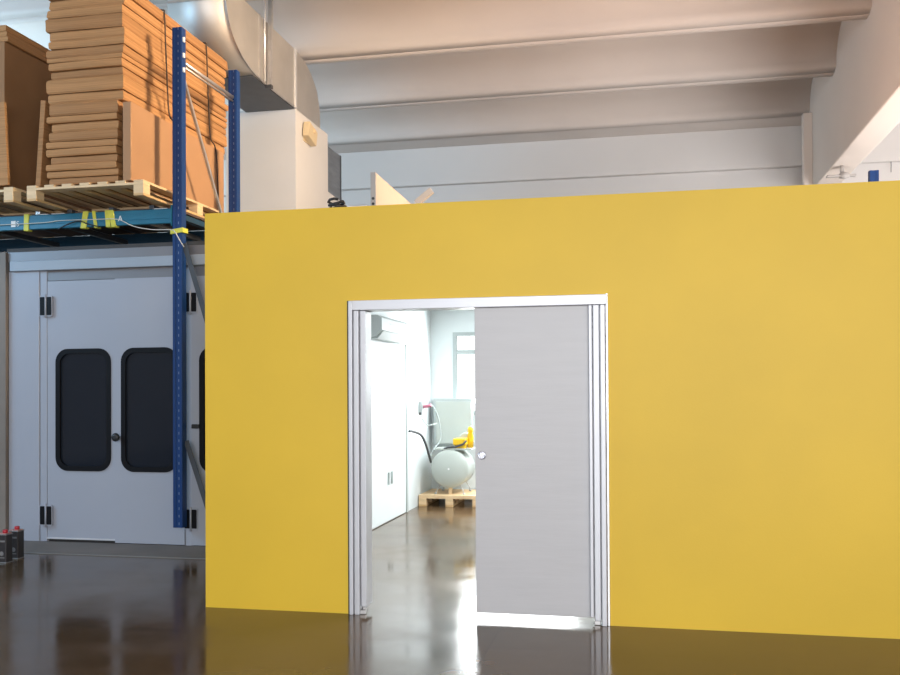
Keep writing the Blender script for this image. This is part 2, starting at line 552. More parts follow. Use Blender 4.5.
for gx in (DL + 0.10, DR - 0.075):
    f = MB()
    f.box(gx - 0.020, gx + 0.020, YW - 0.005, YW + 0.03, 0.0, 0.028, bevel=0.004)
    f.box(gx - 0.012, gx + 0.012, YW + 0.03, YW + 0.06, 0.0, 0.040, bevel=0.003)
    f.build('floor_guide', 'galv', dr)

# ------------------------------------------------------------------ spray booth with its leaf doors
YBO = 8.28
booth = thing('spray_booth', 'white steel spray booth with rounded dark windows in its doors, left of yellow wall', 'booth', (-5.0, YBO, 0))
b = MB()
b.box(-6.28, -3.03, 13.7, 13.8, 0, 2.9)
b.box(-6.28, -6.22, YBO + 0.06, 13.7, 0, 2.9)
b.box(-3.09, -3.03, YBO + 0.06, 13.7, 0, 2.9)
b.build('shell', 'booth', booth)
MB().box(-6.30, -3.03, YBO - 0.02, 13.8, 2.9, 2.94).build('roof', 'lowbounce_roof', booth)
MB().box(-6.24, -3.03, YBO - 0.06, YBO + 0.06, 2.705, 2.805, bevel=0.006).build('header', 'boothframe', booth)
MB().box(-6.28, -3.03, YBO - 0.03, YBO + 0.06, 2.805, 2.90).build('cornice', 'boothtrim', booth)
MB().box(-5.85, -3.03, YBO - 0.005, YBO + 0.06, 2.605, 2.705).build('door_track', 'boothtrim', booth)
MB().box(-6.28, -5.932, YBO - 0.02, YBO + 0.06, 0.0, 2.705, bevel=0.006).build('side_panel', 'booth', booth)
for xa, xb in ((-5.928, -5.852), (-4.352, -4.285)):
    MB().box(xa, xb, YBO - 0.012, YBO + 0.06, 0.0, 2.703, bevel=0.004).build('jamb_post', 'booth', booth)
MB().box(-6.28, -3.03, YBO + 0.10, 13.7, 0.002, 0.01).build('booth_floor', 'apron', booth)

def rounded(x0, x1, z0, z1, r, n=8):
    pts = []
    for cx, cz, a0 in ((x1 - r, z1 - r, 0), (x0 + r, z1 - r, 90), (x0 + r, z0 + r, 180), (x1 - r, z0 + r, 270)):
        for k in range(n + 1):
            a = math.radians(a0 + 90 * k / n)
            pts.append((cx + r * math.cos(a), cz + r * math.sin(a)))
    return pts

def ring_prism(mb, outer, inner, y0, y1):
    n = len(outer)
    V = [[mb.bm.verts.new((p[0], y, p[1])) for p in pts] for pts, y in ((outer, y0), (inner, y0), (inner, y1), (outer, y1))]
    for i in range(n):
        j = (i + 1) % n
        for a, c_ in ((0, 1), (1, 2), (2, 3), (3, 0)):
            mb.bm.faces.new((V[a][i], V[a][j], V[c_][j], V[c_][i]))

def leaf(x0, x1, z0, z1, dy, wx0, wx1):
    wz0, wz1 = 0.714, 1.915
    hole = rounded(wx0, wx1, wz0, wz1, 0.13)
    mb = MB()
    # leaf = rectangle with a rounded hole: match hole points to the rectangle border
    ys_ = (YBO + dy, YBO + dy + 0.045)
    cx, cz = (wx0 + wx1) / 2, (wz0 + wz1) / 2
    outer = []
    for px, pz in hole:
        # project radially to the rectangle, in quadrant order so that the ring is clean
        ex = x1 if px > cx else x0
        ez = z1 if pz > cz else z0
        inx = px > wx1 - 0.13 + 1e-6 or px < wx0 + 0.13 - 1e-6
        tx = abs(px - cx) / ((wx1 - wx0) / 2)
        tz = abs(pz - cz) / ((wz1 - wz0) / 2)
        # corner arc points: spread along both sides to the corner
        if tx >= tz:
            outer.append((ex, pz if tz < 0.999 * 1 and tx > tz + 0.06 else ez))
        else:
            outer.append((px if tz > tx + 0.06 else ex, ez))
    n = len(hole)
    V = {}
    for nm, pts in (('o', outer), ('h', hole)):
        for q, y in enumerate(ys_):
            V[nm + str(q)] = [mb.bm.verts.new((p[0], y, p[1])) for p in pts]
    for i in range(n):
        j = (i + 1) % n
        for a, c_ in (('o0', 'h0'), ('h0', 'h1'), ('h1', 'o1'), ('o1', 'o0')):
            try:
                mb.bm.faces.new((V[a][i], V[a][j], V[c_][j], V[c_][i]))
            except ValueError:
                pass
    # fill the corners of the rectangle
    bmesh.ops.remove_doubles(mb.bm, verts=mb.bm.verts[:], dist=1e-5)
    lf = mb.build('door_leaf', 'booth', booth)
    sl = MB()
    ring_prism(sl, rounded(wx0 - 0.006, wx1 + 0.006, wz0 - 0.006, wz1 + 0.006, 0.135), rounded(wx0 + 0.042, wx1 - 0.042, wz0 + 0.042, wz1 - 0.042, 0.10), YBO + dy - 0.010, YBO + dy + 0.03)
    sl.build('window_seal', 'rubber', lf)
    MB().prism(rounded(wx0 + 0.038, wx1 - 0.038, wz0 + 0.038, wz1 - 0.038, 0.10), 'y', YBO + dy + 0.012, YBO + dy + 0.02).build('window_pane', 'glass_dark', lf)
    return lf

lf1 = leaf(-5.848, -5.100, 0.045, 2.600, -0.008, -5.747, -5.150)
lf2 = leaf(-5.096, -4.356, 0.012, 2.603, -0.020, -5.020, -4.430)
lf3 = leaf(-4.282, -3.560, 0.012, 2.603, -0.020, -4.190, -3.640)
MB().box(-5.848, -5.10, YBO - 0.014, YBO + 0.02, 0.030, 0.046).build('bottom_rail', 'alu', lf1)
MB().box(-5.848, -5.10, YBO + 0.02, YBO + 0.04, 0.0, 0.022).build('bottom_gap', 'darkgap', lf1)
# round knob with a short neck on the second leaf
MB().lathe([(0.018, 0.0), (0.018, -0.03), (0.038, -0.035), (0.042, -0.048), (0.036, -0.062), (0.015, -0.066)], 20, (-5.062, YBO - 0.02, 1.047), 'y').build('knob', 'black', lf2)
MB().box(-4.272, -4.195, YBO - 0.045, YBO - 0.02, 1.135, 1.175, bevel=0.006).build('handle', 'black', lf3)

def hinge(xc, z0, z1, dy):
    hp = MB()
    ow = 0.070
    hp.prism(rounded(xc - ow, xc + ow, z0, z1, 0.02, 4), 'y', YBO + dy - 0.014, YBO + dy)
    hp.tube([(xc, YBO + dy - 0.016, z0 - 0.012), (xc, YBO + dy - 0.016, z1 + 0.012)], 0.009, 10)
    o = hp.build('hinge', 'booth', booth)
    s_ = MB()
    for sx in (-1, 1):
        s_.prism(rounded(xc + sx * 0.037 - 0.026, xc + sx * 0.037 + 0.026, z0 + 0.014, z1 - 0.014, 0.008, 4), 'y', YBO + dy - 0.018, YBO + dy - 0.012)
    s_.build('hinge_slot', 'rubber', o)
for xc in (-5.850, -4.284):
    hinge(xc, 2.245, 2.455, -0.020)
    hinge(xc, 0.160, 0.370, -0.020)

# brown partition left of the booth
struct(MB().box(-9.4, -6.285, YBO - 0.06, YBO + 0.05, 0, 2.9), 'wall_partition', 'brownwall')

# ------------------------------------------------------------------ pallet rack above the booth
PX, PY0, PY1, PZ = -4.345, 8.15, 9.37, 4.965
rack = thing('pallet_rack', 'blue steel pallet rack over the booth carrying the cardboard stacks', 'rack', (PX, PY1, 2.94))
def upright(x, y, z0, z1, name='upright'):
    u = MB()
    w, d = 0.049, 0.040
    # open channel section
    u.box(x - w, x + w, y - d, y - d + 0.006, z0, z1)
    u.box(x - w, x - w + 0.006, y - d + 0.006, y + d, z0, z1)
    u.box(x + w - 0.006, x + w, y - d + 0.006, y + d, z0, z1)
    u.box(x - w + 0.006, x - w + 0.028, y + d - 0.006, y + d, z0, z1)
    u.box(x + w - 0.028, x + w - 0.006, y + d - 0.006, y + d, z0, z1)
    # two raised ribs on the face
    u.box(x - w + 0.004, x - w + 0.030, y - d - 0.006, y - d, z0, z1, bevel=0.002)
    u.box(x + w - 0.030, x + w - 0.004, y - d - 0.006, y - d, z0, z1, bevel=0.002)
    return u.build(name, 'slotted', rack)
upright(PX, PY0, 0.20, PZ)
upright(PX, PY1, 2.94, PZ)
MB().box(PX - 0.09, PX + 0.09, PY1 - 0.07, PY1 + 0.07, 2.94, 2.952).build('foot_plate', 'bluesteel', rack)
def beam(y, z0, z1, m):
    bm_ = MB()
    bm_.box(-8.6, PX - 0.058, y - 0.025, y + 0.025, z0, z1, bevel=0.006)
    bm_.box(-8.6, PX - 0.058, y - 0.030, y - 0.025, z0 + 0.045, z1 - 0.045, bevel=0.002)
    bm_.box(PX - 0.062, PX - 0.056, y - 0.05, y + 0.05, z0 - 0.03, z1 + 0.03)
    return bm_.build('beam', m, rack)
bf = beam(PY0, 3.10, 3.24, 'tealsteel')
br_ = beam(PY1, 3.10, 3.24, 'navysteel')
# steel support bars across the beams; pallets stand on them
for i, x in enumerate((-8.2, -7.6, -7.0, -6.35, -5.85, -5.5, -5.05, -4.62)):
    w = 0.05
    MB().box(x - w / 2, x + w / 2, PY0 - 0.03, PY1 + 0.03, 3.24, 3.28, bevel=0.004).build('support_bar', 'darksteel' if i != 4 else 'galv', rack)
    if i % 2 == 1:
        MB().box(x - 0.15, x - 0.10, PY0 + 0.026, PY1 - 0.026, 3.12, 3.17).build('tie_bar', 'darksteel', rack)
MB().box(-6.05, -5.72, PY0 + 0.20, PY1 - 0.5, 3.232, 3.240).build('white_slat', 'white', rack)
MB().box(-8.5, PX - 0.07, PY0 + 0.03, PY1 - 0.03, 3.2405, 3.262).build('deck_board', 'darkboard', rack)
# horizontal tie and diagonal in the end frame, both galvanised
MB().tube([(PX, PY0 + 0.04, 4.67), (PX, PY1 - 0.04, 4.67)], 0.018).tube([(PX, PY0 + 0.04, 4.63), (PX, PY1 - 0.04, 4.63)], 0.010).build('tie', 'galv', rack)
MB().bar((PX, PY0 + 0.03, 4.60), (PX, PY1 - 0.05, 2.96), 0.032, 0.024, up=(1, 0, 0)).build('diagonal_brace', 'galv', rack)
MB().bar((PX, PY0 + 0.045, 3.16), (PX, PY1 - 0.03, 3.16), 0.05, 0.07, up=(1, 0, 0)).build('end_tie', 'navysteel', rack)
# two flat braces from the post down to the floor behind the yellow wall
MB().bar((PX + 0.06, PY0 - 0.02, 2.90), (-3.38, PY0 - 0.02, 0.0), 0.006, 0.05, up=(1, 0, 0)).build('floor_brace', 'darksteel', rack)
MB().bar((PX + 0.06, PY0 + 0.01, 1.02), (-3.93, PY0 + 0.01, 0.0), 0.006, 0.05, up=(1, 0, 0)).build('floor_brace', 'darksteel', rack)
# yellow tape round the beam and post
for x, w, tilt in ((-5.975, 0.055, 0.0), (-5.335, 0.06, 0.12), (-5.225, 0.035, -0.15), (-5.085, 0.05, 0.0), (-5.035, 0.05, -0.12)):
    t = MB().box(x - w / 2, x + w / 2, PY0 - 0.036, PY0 + 0.03, 3.085, 3.252, bevel=0.006)
    for v in t.bm.verts:
        v.co.x += (v.co.z - 3.17) * tilt + 0.006 * math.sin(v.co.z * 60 + x * 9)
    t.build('yellow_tape', 'yellowtape', bf)
t = MB().box(PX - 0.066, PX + 0.064, PY0 - 0.056, PY0 + 0.052, 2.995, 3.04, bevel=0.004)
for v in t.bm.verts:
    v.co.z += (v.co.x - PX) * 0.12
t.build('yellow_tape', 'yellowtape', rack)
# label and marks on the beam
MB().box(-6.145, -6.095, PY0 - 0.032, PY0 - 0.030, 3.13, 3.19).build('label', 'white', bf)
text_mesh('marking', 'S', 0.075, (-6.088, PY0 - 0.031, 3.135), (PI / 2, 0, 0), 'white', bf)
text_mesh('marking', 'A', 0.075, (-4.975, PY0 - 0.031, 3.14), (PI / 2, 0, 0), 'white', bf)
for xa, xb in ((-5.86, -5.74), (-5.70, -5.56), (-4.62, -4.46)):
    MB().box(xa, xb, PY0 - 0.027, PY0 - 0.0, 3.24, 3.245).build('white_sticker', 'white', bf)
# white safety pins on the post
for z in (4.85, 4.70, 4.56):
    MB().box(PX + 0.050, PX + 0.066, PY0 - 0.03, PY0 - 0.0, z - 0.022, z + 0.022, bevel=0.004).build('safety_pin', 'white', rack)
# cables
def cable(name, pts, r, m, label, cat='cable', n=8, smooth=4):
    P = [Vector(p) for p in pts]
    out = []
    for i in range(len(P) - 1):
        p0, p1, p2, p3 = P[max(i - 1, 0)], P[i], P[i + 1], P[min(i + 2, len(P) - 1)]
        for k in range(smooth):
            t = k / smooth
            out.append(0.5 * ((2 * p1) + (p2 - p0) * t + (2 * p0 - 5 * p1 + 4 * p2 - p3) * t * t + (3 * p1 - p0 - 3 * p2 + p3) * t ** 3))
    out.append(P[-1])
    return tag(MB().tube(out, r, n).build(name, m), label, cat)
cable('cable', [(-8.4, PY0 - 0.040, 3.16), (-6.0, PY0 - 0.042, 3.155), (-5.6, PY0 - 0.040, 3.17), (-5.2, PY0 - 0.042, 3.165), (-4.97, PY0 - 0.042, 3.155), (-4.80, PY0 - 0.05, 3.08), (-4.6, PY0 - 0.05, 3.04), (-4.41, PY0 - 0.055, 3.03), (-4.36, PY0 - 0.065, 3.01), (-4.31, PY0 - 0.065, 2.93), (-4.27, PY0 - 0.052, 2.86)],
      0.0042, 'whitecable', 'thin white cable taped along the front of the teal rack beam')
cable('cable', [(-5.62, PY0 - 0.038, 3.085), (-5.50, PY0 - 0.05, 3.13), (-5.38, PY0 - 0.05, 3.155), (-5.28, PY0 - 0.05, 3.12), (-5.16, PY0 - 0.045, 3.09)],
      0.006, 'black', 'short black cable looped under the yellow tape on the rack beam')

# ------------------------------------------------------------------ pallets
def pallet(name, label, x0, x1, y0, y1, z, group=None, nb=7, blocks_y=3, across=False):
    t = thing(name, label, 'pallet', ((x0 + x1) / 2, (y0 + y1) / 2, z), group)
    L = y1 - y0
    # bottom runners (along y), blocks, cross boards (along x at each block row), deck boards along y
    for xb in ((x0, (x0 + x1) / 2 - 0.05, x1 - 0.10) if across else (x0, x1 - 0.10)):
        MB().box(xb, xb + 0.10, y0, y1, z, z + 0.022, bevel=0.002).build('bottom_board', 'wood', t)
        for k in range(blocks_y):
            yb = y0 + (L - 0.12) * k / (blocks_y - 1)
            MB().box(xb, xb + 0.10, yb, yb + 0.12, z + 0.022, z + 0.100, bevel=0.003).build('block', 'woodpale', t)
    for k in range(blocks_y):
        yb = y0 + (L - 0.12) * k / (blocks_y - 1)
        MB().box(x0, x1, yb, yb + 0.12, z + 0.100, z + 0.122, bevel=0.002).build('stringer_board', 'woodpale', t)
    W = (x1 - x0)
    for k in range(nb if across else 0):
        yb = y0 + (L - 0.085) * k / (nb - 1)
        MB().box(x0, x1, yb, yb + 0.085, z + 0.122, z + 0.144, bevel=0.002).build('deck_board', 'woodpale', t)
    for k in range(0 if across else nb):
        xb = x0 + (W - 0.10) * k / (nb - 1)
        MB().box(xb, xb + 0.10, y0, y1, z + 0.122, z + 0.144, bevel=0.002).build('deck_board', 'woodpale', t)
    return t
ZP = 3.28
PT = ZP + 0.144
pallet('pallet', 'wooden pallet on the rack under the tall cardboard stack', -5.655, -4.455, 7.69, 9.90, ZP)
pallet('pallet', 'wooden pallet at the far left of the rack, cut by the frame edge', -7.0, -5.80, 7.69, 9.90, ZP)
# ------------------------------------------------------------------ cardboard bundles
def bundle_mesh(w, d, h, seed, amp=0.006):
    rnd = random.Random(seed)
    bm = bmesh.new()
    nx, ny, nz = 8, 14, 3
    def warp(x, y, z):
        # torn, slightly wavy edges of stacked sheets
        v = noise.noise_vector(Vector((x * 2.3 + seed * 3.1, y * 1.7, z * 9 + seed)))
        ex = abs(x) / (w / 2)
        ey = abs(y) / (d / 2)
        return Vector((x + v.x * amp * 1.6 * (ex > 0.97), y + v.y * amp * 1.8 * (ey > 0.97), z + v.z * amp * 0.25))
    r = min(0.014, h * 0.16)
    us = [-w / 2, -w / 2 + r] + [-w / 2 + w * k / nx for k in range(1, nx)] + [w / 2 - r, w / 2]
    vs = [-d / 2, -d / 2 + r] + [-d / 2 + d * k / ny for k in range(1, ny)] + [d / 2 - r, d / 2]
    ws = [0, r, h * 0.35, h * 0.65, h - r, h]
    grid = {}
    def V(i, j, k):
        key = (i, j, k)
        if key not in grid:
            x, y, z = us[i], vs[j], ws[k]
            # rounded rim
            ei = i in (0, len(us) - 1); ej = j in (0, len(vs) - 1); ek = k in (0, len(ws) - 1)
            if ek and ei:
                x *= (1 - r * 0.7 / (w / 2))
            if ek and ej:
                y *= (1 - r * 0.7 / (d / 2))
            grid[key] = bm.verts.new(warp(x, y, z))
        return grid[key]
    I, J, K = len(us) - 1, len(vs) - 1, len(ws) - 1
    for i in range(I):
        for j in range(J):
            bm.faces.new((V(i, j, 0), V(i, j + 1, 0), V(i + 1, j + 1, 0), V(i + 1, j, 0)))
            bm.faces.new((V(i, j, K), V(i + 1, j, K), V(i + 1, j + 1, K), V(i, j + 1, K)))
    for i in range(I):
        for k in range(K):
            bm.faces.new((V(i, 0, k), V(i + 1, 0, k), V(i + 1, 0, k + 1), V(i, 0, k + 1)))
            bm.faces.new((V(i, J, k), V(i, J, k + 1), V(i + 1, J, k + 1), V(i + 1, J, k)))
    for j in range(J):
        for k in range(K):
            bm.faces.new((V(0, j, k), V(0, j, k + 1), V(0, j + 1, k + 1), V(0, j + 1, k)))
            bm.faces.new((V(I, j, k), V(I, j + 1, k), V(I, j + 1, k + 1), V(I, j, k + 1)))
    bmesh.ops.recalc_face_normals(bm, faces=bm.faces[:])
    me = bpy.data.meshes.new('cardboard_bundle')
    bm.to_mesh(me)
    bm.free()
    return me

ZB = [3.424, 3.488, 3.552, 3.616, 3.690, 3.763, 3.828, 3.920, 4.003, 4.067, 4.187, 4.279, 4.417, 4.491, 4.565, 4.611, 4.694, 4.767, 4.860, 4.989, 5.072, 5.164, 5.275]
ORD = ['bottom', 'second', 'third', 'fourth', 'fifth', 'sixth', 'seventh', 'eighth', 'ninth', 'tenth', 'eleventh', 'twelfth', 'thirteenth',
       'fourteenth', 'fifteenth', 'sixteenth', 'seventeenth', 'eighteenth', 'nineteenth', 'twentieth', 'twenty-first', 'topmost']
jit = random.Random(11)
for i in range(22):
    z0, z1 = ZB[i], ZB[i + 1]
    low = i < 10
    xr = (-4.725 if low else -4.665) + jit.uniform(-0.016, 0.012)
    xl = -5.445 + jit.uniform(-0.02, 0.02) + (0.03 if i in (12, 13) else 0) - (0.02 if i == 18 else 0)
    yf = 7.71 + jit.uniform(-0.015, 0.02) - (0.012 if i == 18 else 0)
    yr = 9.86 + jit.uniform(-0.03, 0.02)
    me = bundle_mesh(xr - xl, yr - yf, z1 - z0 - 0.006, i)
    me.materials.append(M['card'] if i % 3 else M['card2'])
    o = bpy.data.objects.new('cardboard_bundle', me)
    COL.objects.link(o)
    o.location = ((xl + xr) / 2, (yf + yr) / 2, z0 + 0.001)
    o.rotation_euler.z = jit.uniform(-0.003, 0.003)
    if i == 0:
        lab = 'flat cardboard bundle at the bottom of the tall stack, lying on the pallet'
    elif i == 21:
        lab = 'topmost flat cardboard bundle of the tall stack on the rack'
    else:
        lab = '%s flat cardboard bundle counted up from the pallet in the tall stack' % ORD[i]
    tag(o, lab, 'cardboard', 'flat cardboard bundles in the tall stack')
# upright cardboard pack leaning against the right side of the stack
o = MB().box(-4.668, -4.585, 7.70, 9.62, PT, 4.150, bevel=0.006).build('cardboard_sheet', 'sheet')
recenter(o)
tag(o, 'tall smooth cardboard sheet standing on edge against right side of the tall stack', 'cardboard')
# upright sheet leaning on the left side of the stack
o = MB().box(-5.60, -5.548, 7.74, 9.4, PT, 4.235, bevel=0.004, rot=Matrix.Rotation(math.radians(4.0), 3, 'Y'), pivot=(-5.57, 8, PT)).build('cardboard_sheet', 'card2')
recenter(o)
o.location.z = PT + 0.001
tag(o, 'narrow cardboard sheet leaning upright against left side of the tall stack', 'cardboard')
# left pack
me = bundle_mesh(0.95, 1.95, 4.855 - PT, 77, 0.01)
me.materials.append(M['carton'])
o = bpy.data.objects.new('cardboard_carton', me); COL.objects.link(o)
o.location = (-6.445, 8.78, PT + 0.001)
tag(o, 'large brown cardboard carton standing at the far left of the rack', 'carton')
for i, (z0, z1, xr) in enumerate(((4.857, 4.905, -5.955), (4.906, 4.960, -5.965), (4.961, 5.02, -5.975))):
    me = bundle_mesh(0.93, 1.9, z1 - z0 - 0.002, 81 + i)
    me.materials.append(M['card'])
    o = bpy.data.objects.new('cardboard_bundle', me); COL.objects.link(o)
    o.location = (xr - 0.465, 8.77, z0 + 0.003)
    tag(o, ('lowest', 'middle', 'uppermost')[i] + ' of three thin cardboard bundles on top of the large left carton', 'cardboard', 'thin cardboard bundles on the left carton')
o = MB().box(-6.30, -5.86, 7.700, 7.735, PT, 4.215, bevel=0.004, rot=Matrix.Rotation(math.radians(-3.0), 3, 'Y'), pivot=(-5.86, 7.71, PT)).build('cardboard_sheet', 'card')
recenter(o); o.location.z = PT + 0.002
tag(o, 'lighter cardboard sheet leaning against front of the large left carton', 'cardboard')
# cords round the tall stack
for y, lab in ((8.42, 'front dark binding cord hanging down the right side of the tall stack'), (9.32, 'rear dark binding cord hanging down the right side of the tall stack')):
    pts = [(-5.0, y, 5.285), (-4.68, y, 5.285), (-4.640, y - 0.01, 5.22), (-4.632, y, 4.9), (-4.630, y + 0.03, 4.5), (-4.622, y + 0.05, 4.25), (-4.574, y + 0.07, 4.14), (-4.573, y + 0.12, 3.8), (-4.573, y + 0.14, PT + 0.002)]
    cable('binding_cord', pts, 0.0075, 'cord', lab, 'cord', 6)
    
# ------------------------------------------------------------------ exhaust housing and duct on the booth roof
XH = -4.476
hs = thing('exhaust_housing', 'tall cream-white box housing under the metal duct, behind the yellow wall', 'housing', (-4.85, 12.1, 2.94))
MB().prism([(11.52, 2.94), (11.52, 5.2), (12.79, 5.2), (12.79, 4.37), (13.68, 4.33), (13.68, 2.94)], 'x', -5.45, XH).build('body', 'housing', hs)
MB().box(-5.456, XH + 0.004, 11.51, 11.54, 2.94, 5.20).build('front_panel', 'housing', hs)
jb = thing('junction_box', 'small tilted beige box on the sunlit side of the white housing', 'box', (XH + 0.01, 11.9, 4.86))
bx = MB().box(XH + 0.012, XH + 0.105, 11.75, 12.07, 4.86, 5.07, bevel=0.014, rot=Matrix.Rotation(math.radians(-14), 3, 'X'))
bx.build('body', 'beige', jb)
MB().box(XH, XH + 0.014, 11.80, 12.01, 4.85, 5.08).build('bracket', 'beige', jb)
MB().lathe([(0.036, 0.100), (0.036, 0.112), (0.024, 0.116)], 16, (XH, 11.95, 5.01), 'x').build('button', 'woodpale', jb)

DXL = -5.17
duct = thing('ventilation_duct', 'large bent sheet metal duct running down onto the white housing', 'duct', (-4.8, 12.0, 5.2))
lower = [(11.52, 5.21), (11.16, 5.205), (10.82, 5.205), (10.43, 5.21), (10.2, 5.225), (10.03, 5.255), (9.86, 5.305), (9.76, 5.355), (9.67, 5.41), (9.6, 5.465), (9.54, 5.535), (9.5, 5.595), (9.46, 5.68), (9.43, 5.78), (9.42, 5.92), (9.42, 5.985)]
upper = [(10.28, 5.985), (10.36, 5.98), (11.46, 5.98), (11.69, 5.965), (11.9, 5.93), (12.07, 5.87), (12.23, 5.78), (12.35, 5.68), (12.42, 5.54), (12.46, 5.41), (12.47, 5.2), (11.52, 5.2)]
d = MB().prism(lower + upper, 'x', DXL, XH)
do = d.build('duct_body', 'duct', duct)
for p in do.data.polygons:
    p.use_smooth = len(p.vertices) == 4
MB().box(DXL + 0.01, XH - 0.01, 10.18, 11.50, 5.190, 5.204).build('shade_plate', 'darksteel', duct)['label'] = 'dark plate standing in for underside shade'  # dark plate added to give the flat duct underside its shade
# flange seams and stiffeners
MB().box(DXL - 0.006, XH + 0.024, 11.475, 11.515, 5.195, 5.985, bevel=0.004).build('flange', 'alu_bright', duct)
MB().box(XH, XH + 0.020, 10.33, 10.375, 5.22, 5.98).build('flange', 'galv', duct)
# standing edge along the curved lower rim
e = MB()
for (y0, z0), (y1, z1) in zip(lower, lower[1:]):
    e.bar((XH + 0.006, y0, z0), (XH + 0.006, y1, z1), 0.016, 0.012, up=(1, 0, 0))
e.build('rim', 'galv', duct)
MB().box(DXL, XH, 9.414, 9.422, 5.80, 5.825).build('seam', 'galv', duct)
# hanger channel to the roof
MB().bar((XH + 0.045, 10.56, 5.17), (XH + 0.045, 10.60, 6.55), 0.05, 0.035, up=(0, 1, 0)).build('hanger', 'galv', duct)
MB().box(XH, XH + 0.075, 10.53, 10.59, 5.16, 5.20).build('hanger_foot', 'darksteel', duct)
MB().tube([(XH + 0.02, 10.47, 5.22), (XH + 0.02, 10.47, 6.55)], 0.010, 8).build('hanger_rod', 'alu_bright', duct)

dg = thing('duct_transition', 'small dark grey sheet metal box right behind the white housing', 'duct', (-4.8, 13.1, 4.36))
MB().prism([(12.80, 4.372), (12.80, 5.03), (13.39, 5.03), (13.39, 4.35)], 'x', -5.15, XH - 0.004).build('body', 'ductgrey', dg)
MB().box(DXL, XH + 0.002, 13.36, 13.40, 4.350, 5.035).build('flange', 'darksteel', dg)

# ------------------------------------------------------------------ things lying on the cabin roof
bd = thing('board_panel', 'pale pinkish board standing on edge on top of the yellow cabin', 'board', (-2.25, 8.4, HT))
MB().prism([(7.50, HT + 0.002), (7.50, 3.318), (9.85, 3.26), (9.85, HT + 0.002)], 'x', -2.232, -2.20).build('face', 'panelpink', bd)
MB().box(-2.242, -2.196, 7.478, 7.50, HT + 0.002, 3.322, bevel=0.002).build('edge_strip', 'boardedge', bd)
for z in (3.055, 3.10):
    MB().lathe([(0.012, 0.0), (0.012, -0.004)], 12, (-2.219, 7.478, z), 'y').build('bolt_hole', 'black', bd)
MB().bar((-2.199, 8.9, 3.335), (-2.04, 8.9, 3.455), 0.06, 0.045, up=(0, 1, 0)).build('strut', 'boardedge', bd)
o = MB().box(-2.07, -1.93, 6.35, 6.45, HT, HT + 0.09, bevel=0.006).box(-2.02, -1.86, 6.40, 6.62, HT + 0.0, HT + 0.05, bevel=0.006).build('metal_bracket', 'galv')
tag(recenter(o), 'low grey metal bracket lying on cabin top left of the pinkish board', 'bracket')
pts = []
for k in range(60):
    a = k * 0.62
    pts.append((-2.17 + (0.055 + 0.012 * math.sin(k * 1.7)) * math.cos(a), 6.40 + 0.05 * math.sin(a), HT + 0.014 + 0.0018 * k + 0.012 * (1 + math.sin(k * 0.9))))
o = MB().tube(pts, 0.010, 6).build('cable_coil', 'black')
tag(recenter(o), 'small heap of black cable on cabin top beside the grey metal box', 'cable')

# lamp bracket below the far end of the beam
lp = thing('lamp_fitting', 'small grey lamp fitting hung under the far end of the white beam', 'lamp', (2.86, 14.4, 4.55))
MB().box(2.62, 3.02, 14.36, 14.44, 4.555, 4.585, bevel=0.006).build('arm', 'boardedge', lp)
MB().lathe([(0.03, 4.585), (0.03, 4.72)], 14, (2.83, 14.4, 0)).build('stem', 'boardedge', lp)
MB().lathe([(0.02, 4.53), (0.075, 4.545), (0.075, 4.60), (0.03, 4.62)], 20, (2.86, 14.4, 0)).build('head', 'boardedge', lp)
# blue post of a rack in the next bay and a hanging chain
nb = thing('rack_post', 'top of a blue steel rack post showing above the yellow wall at right', 'post', (2.985, 13.2, 0))
px = 2.985
u = MB()
u.box(px - 0.058, px + 0.058, 13.2 - 0.045, 13.2 - 0.039, 0, 4.36)
u.box(px - 0.058, px - 0.052, 13.2 - 0.039, 13.245, 0, 4.36)
u.box(px + 0.052, px + 0.058, 13.2 - 0.039, 13.245, 0, 4.36)
u.box(px - 0.054, px - 0.026, 13.2 - 0.051, 13.2 - 0.045, 0, 4.36)
u.box(px + 0.026, px + 0.054, 13.2 - 0.051, 13.2 - 0.045, 0, 4.36)
u.build('upright', 'bluesteel', nb)
MB().box(px - 0.08, px + 0.08, 13.12, 13.28, 0, 0.008).build('foot_plate', 'bluesteel', nb)

cable('hanging_cord', [(4.106, 16.92, 5.31), (4.108, 16.92, 5.25), (4.106, 16.92, 5.18), (4.106, 16.92, 5.13)], 0.006, 'darksteel', 'thin dark cord hanging from the white wall band right of the blue post', 'cord')
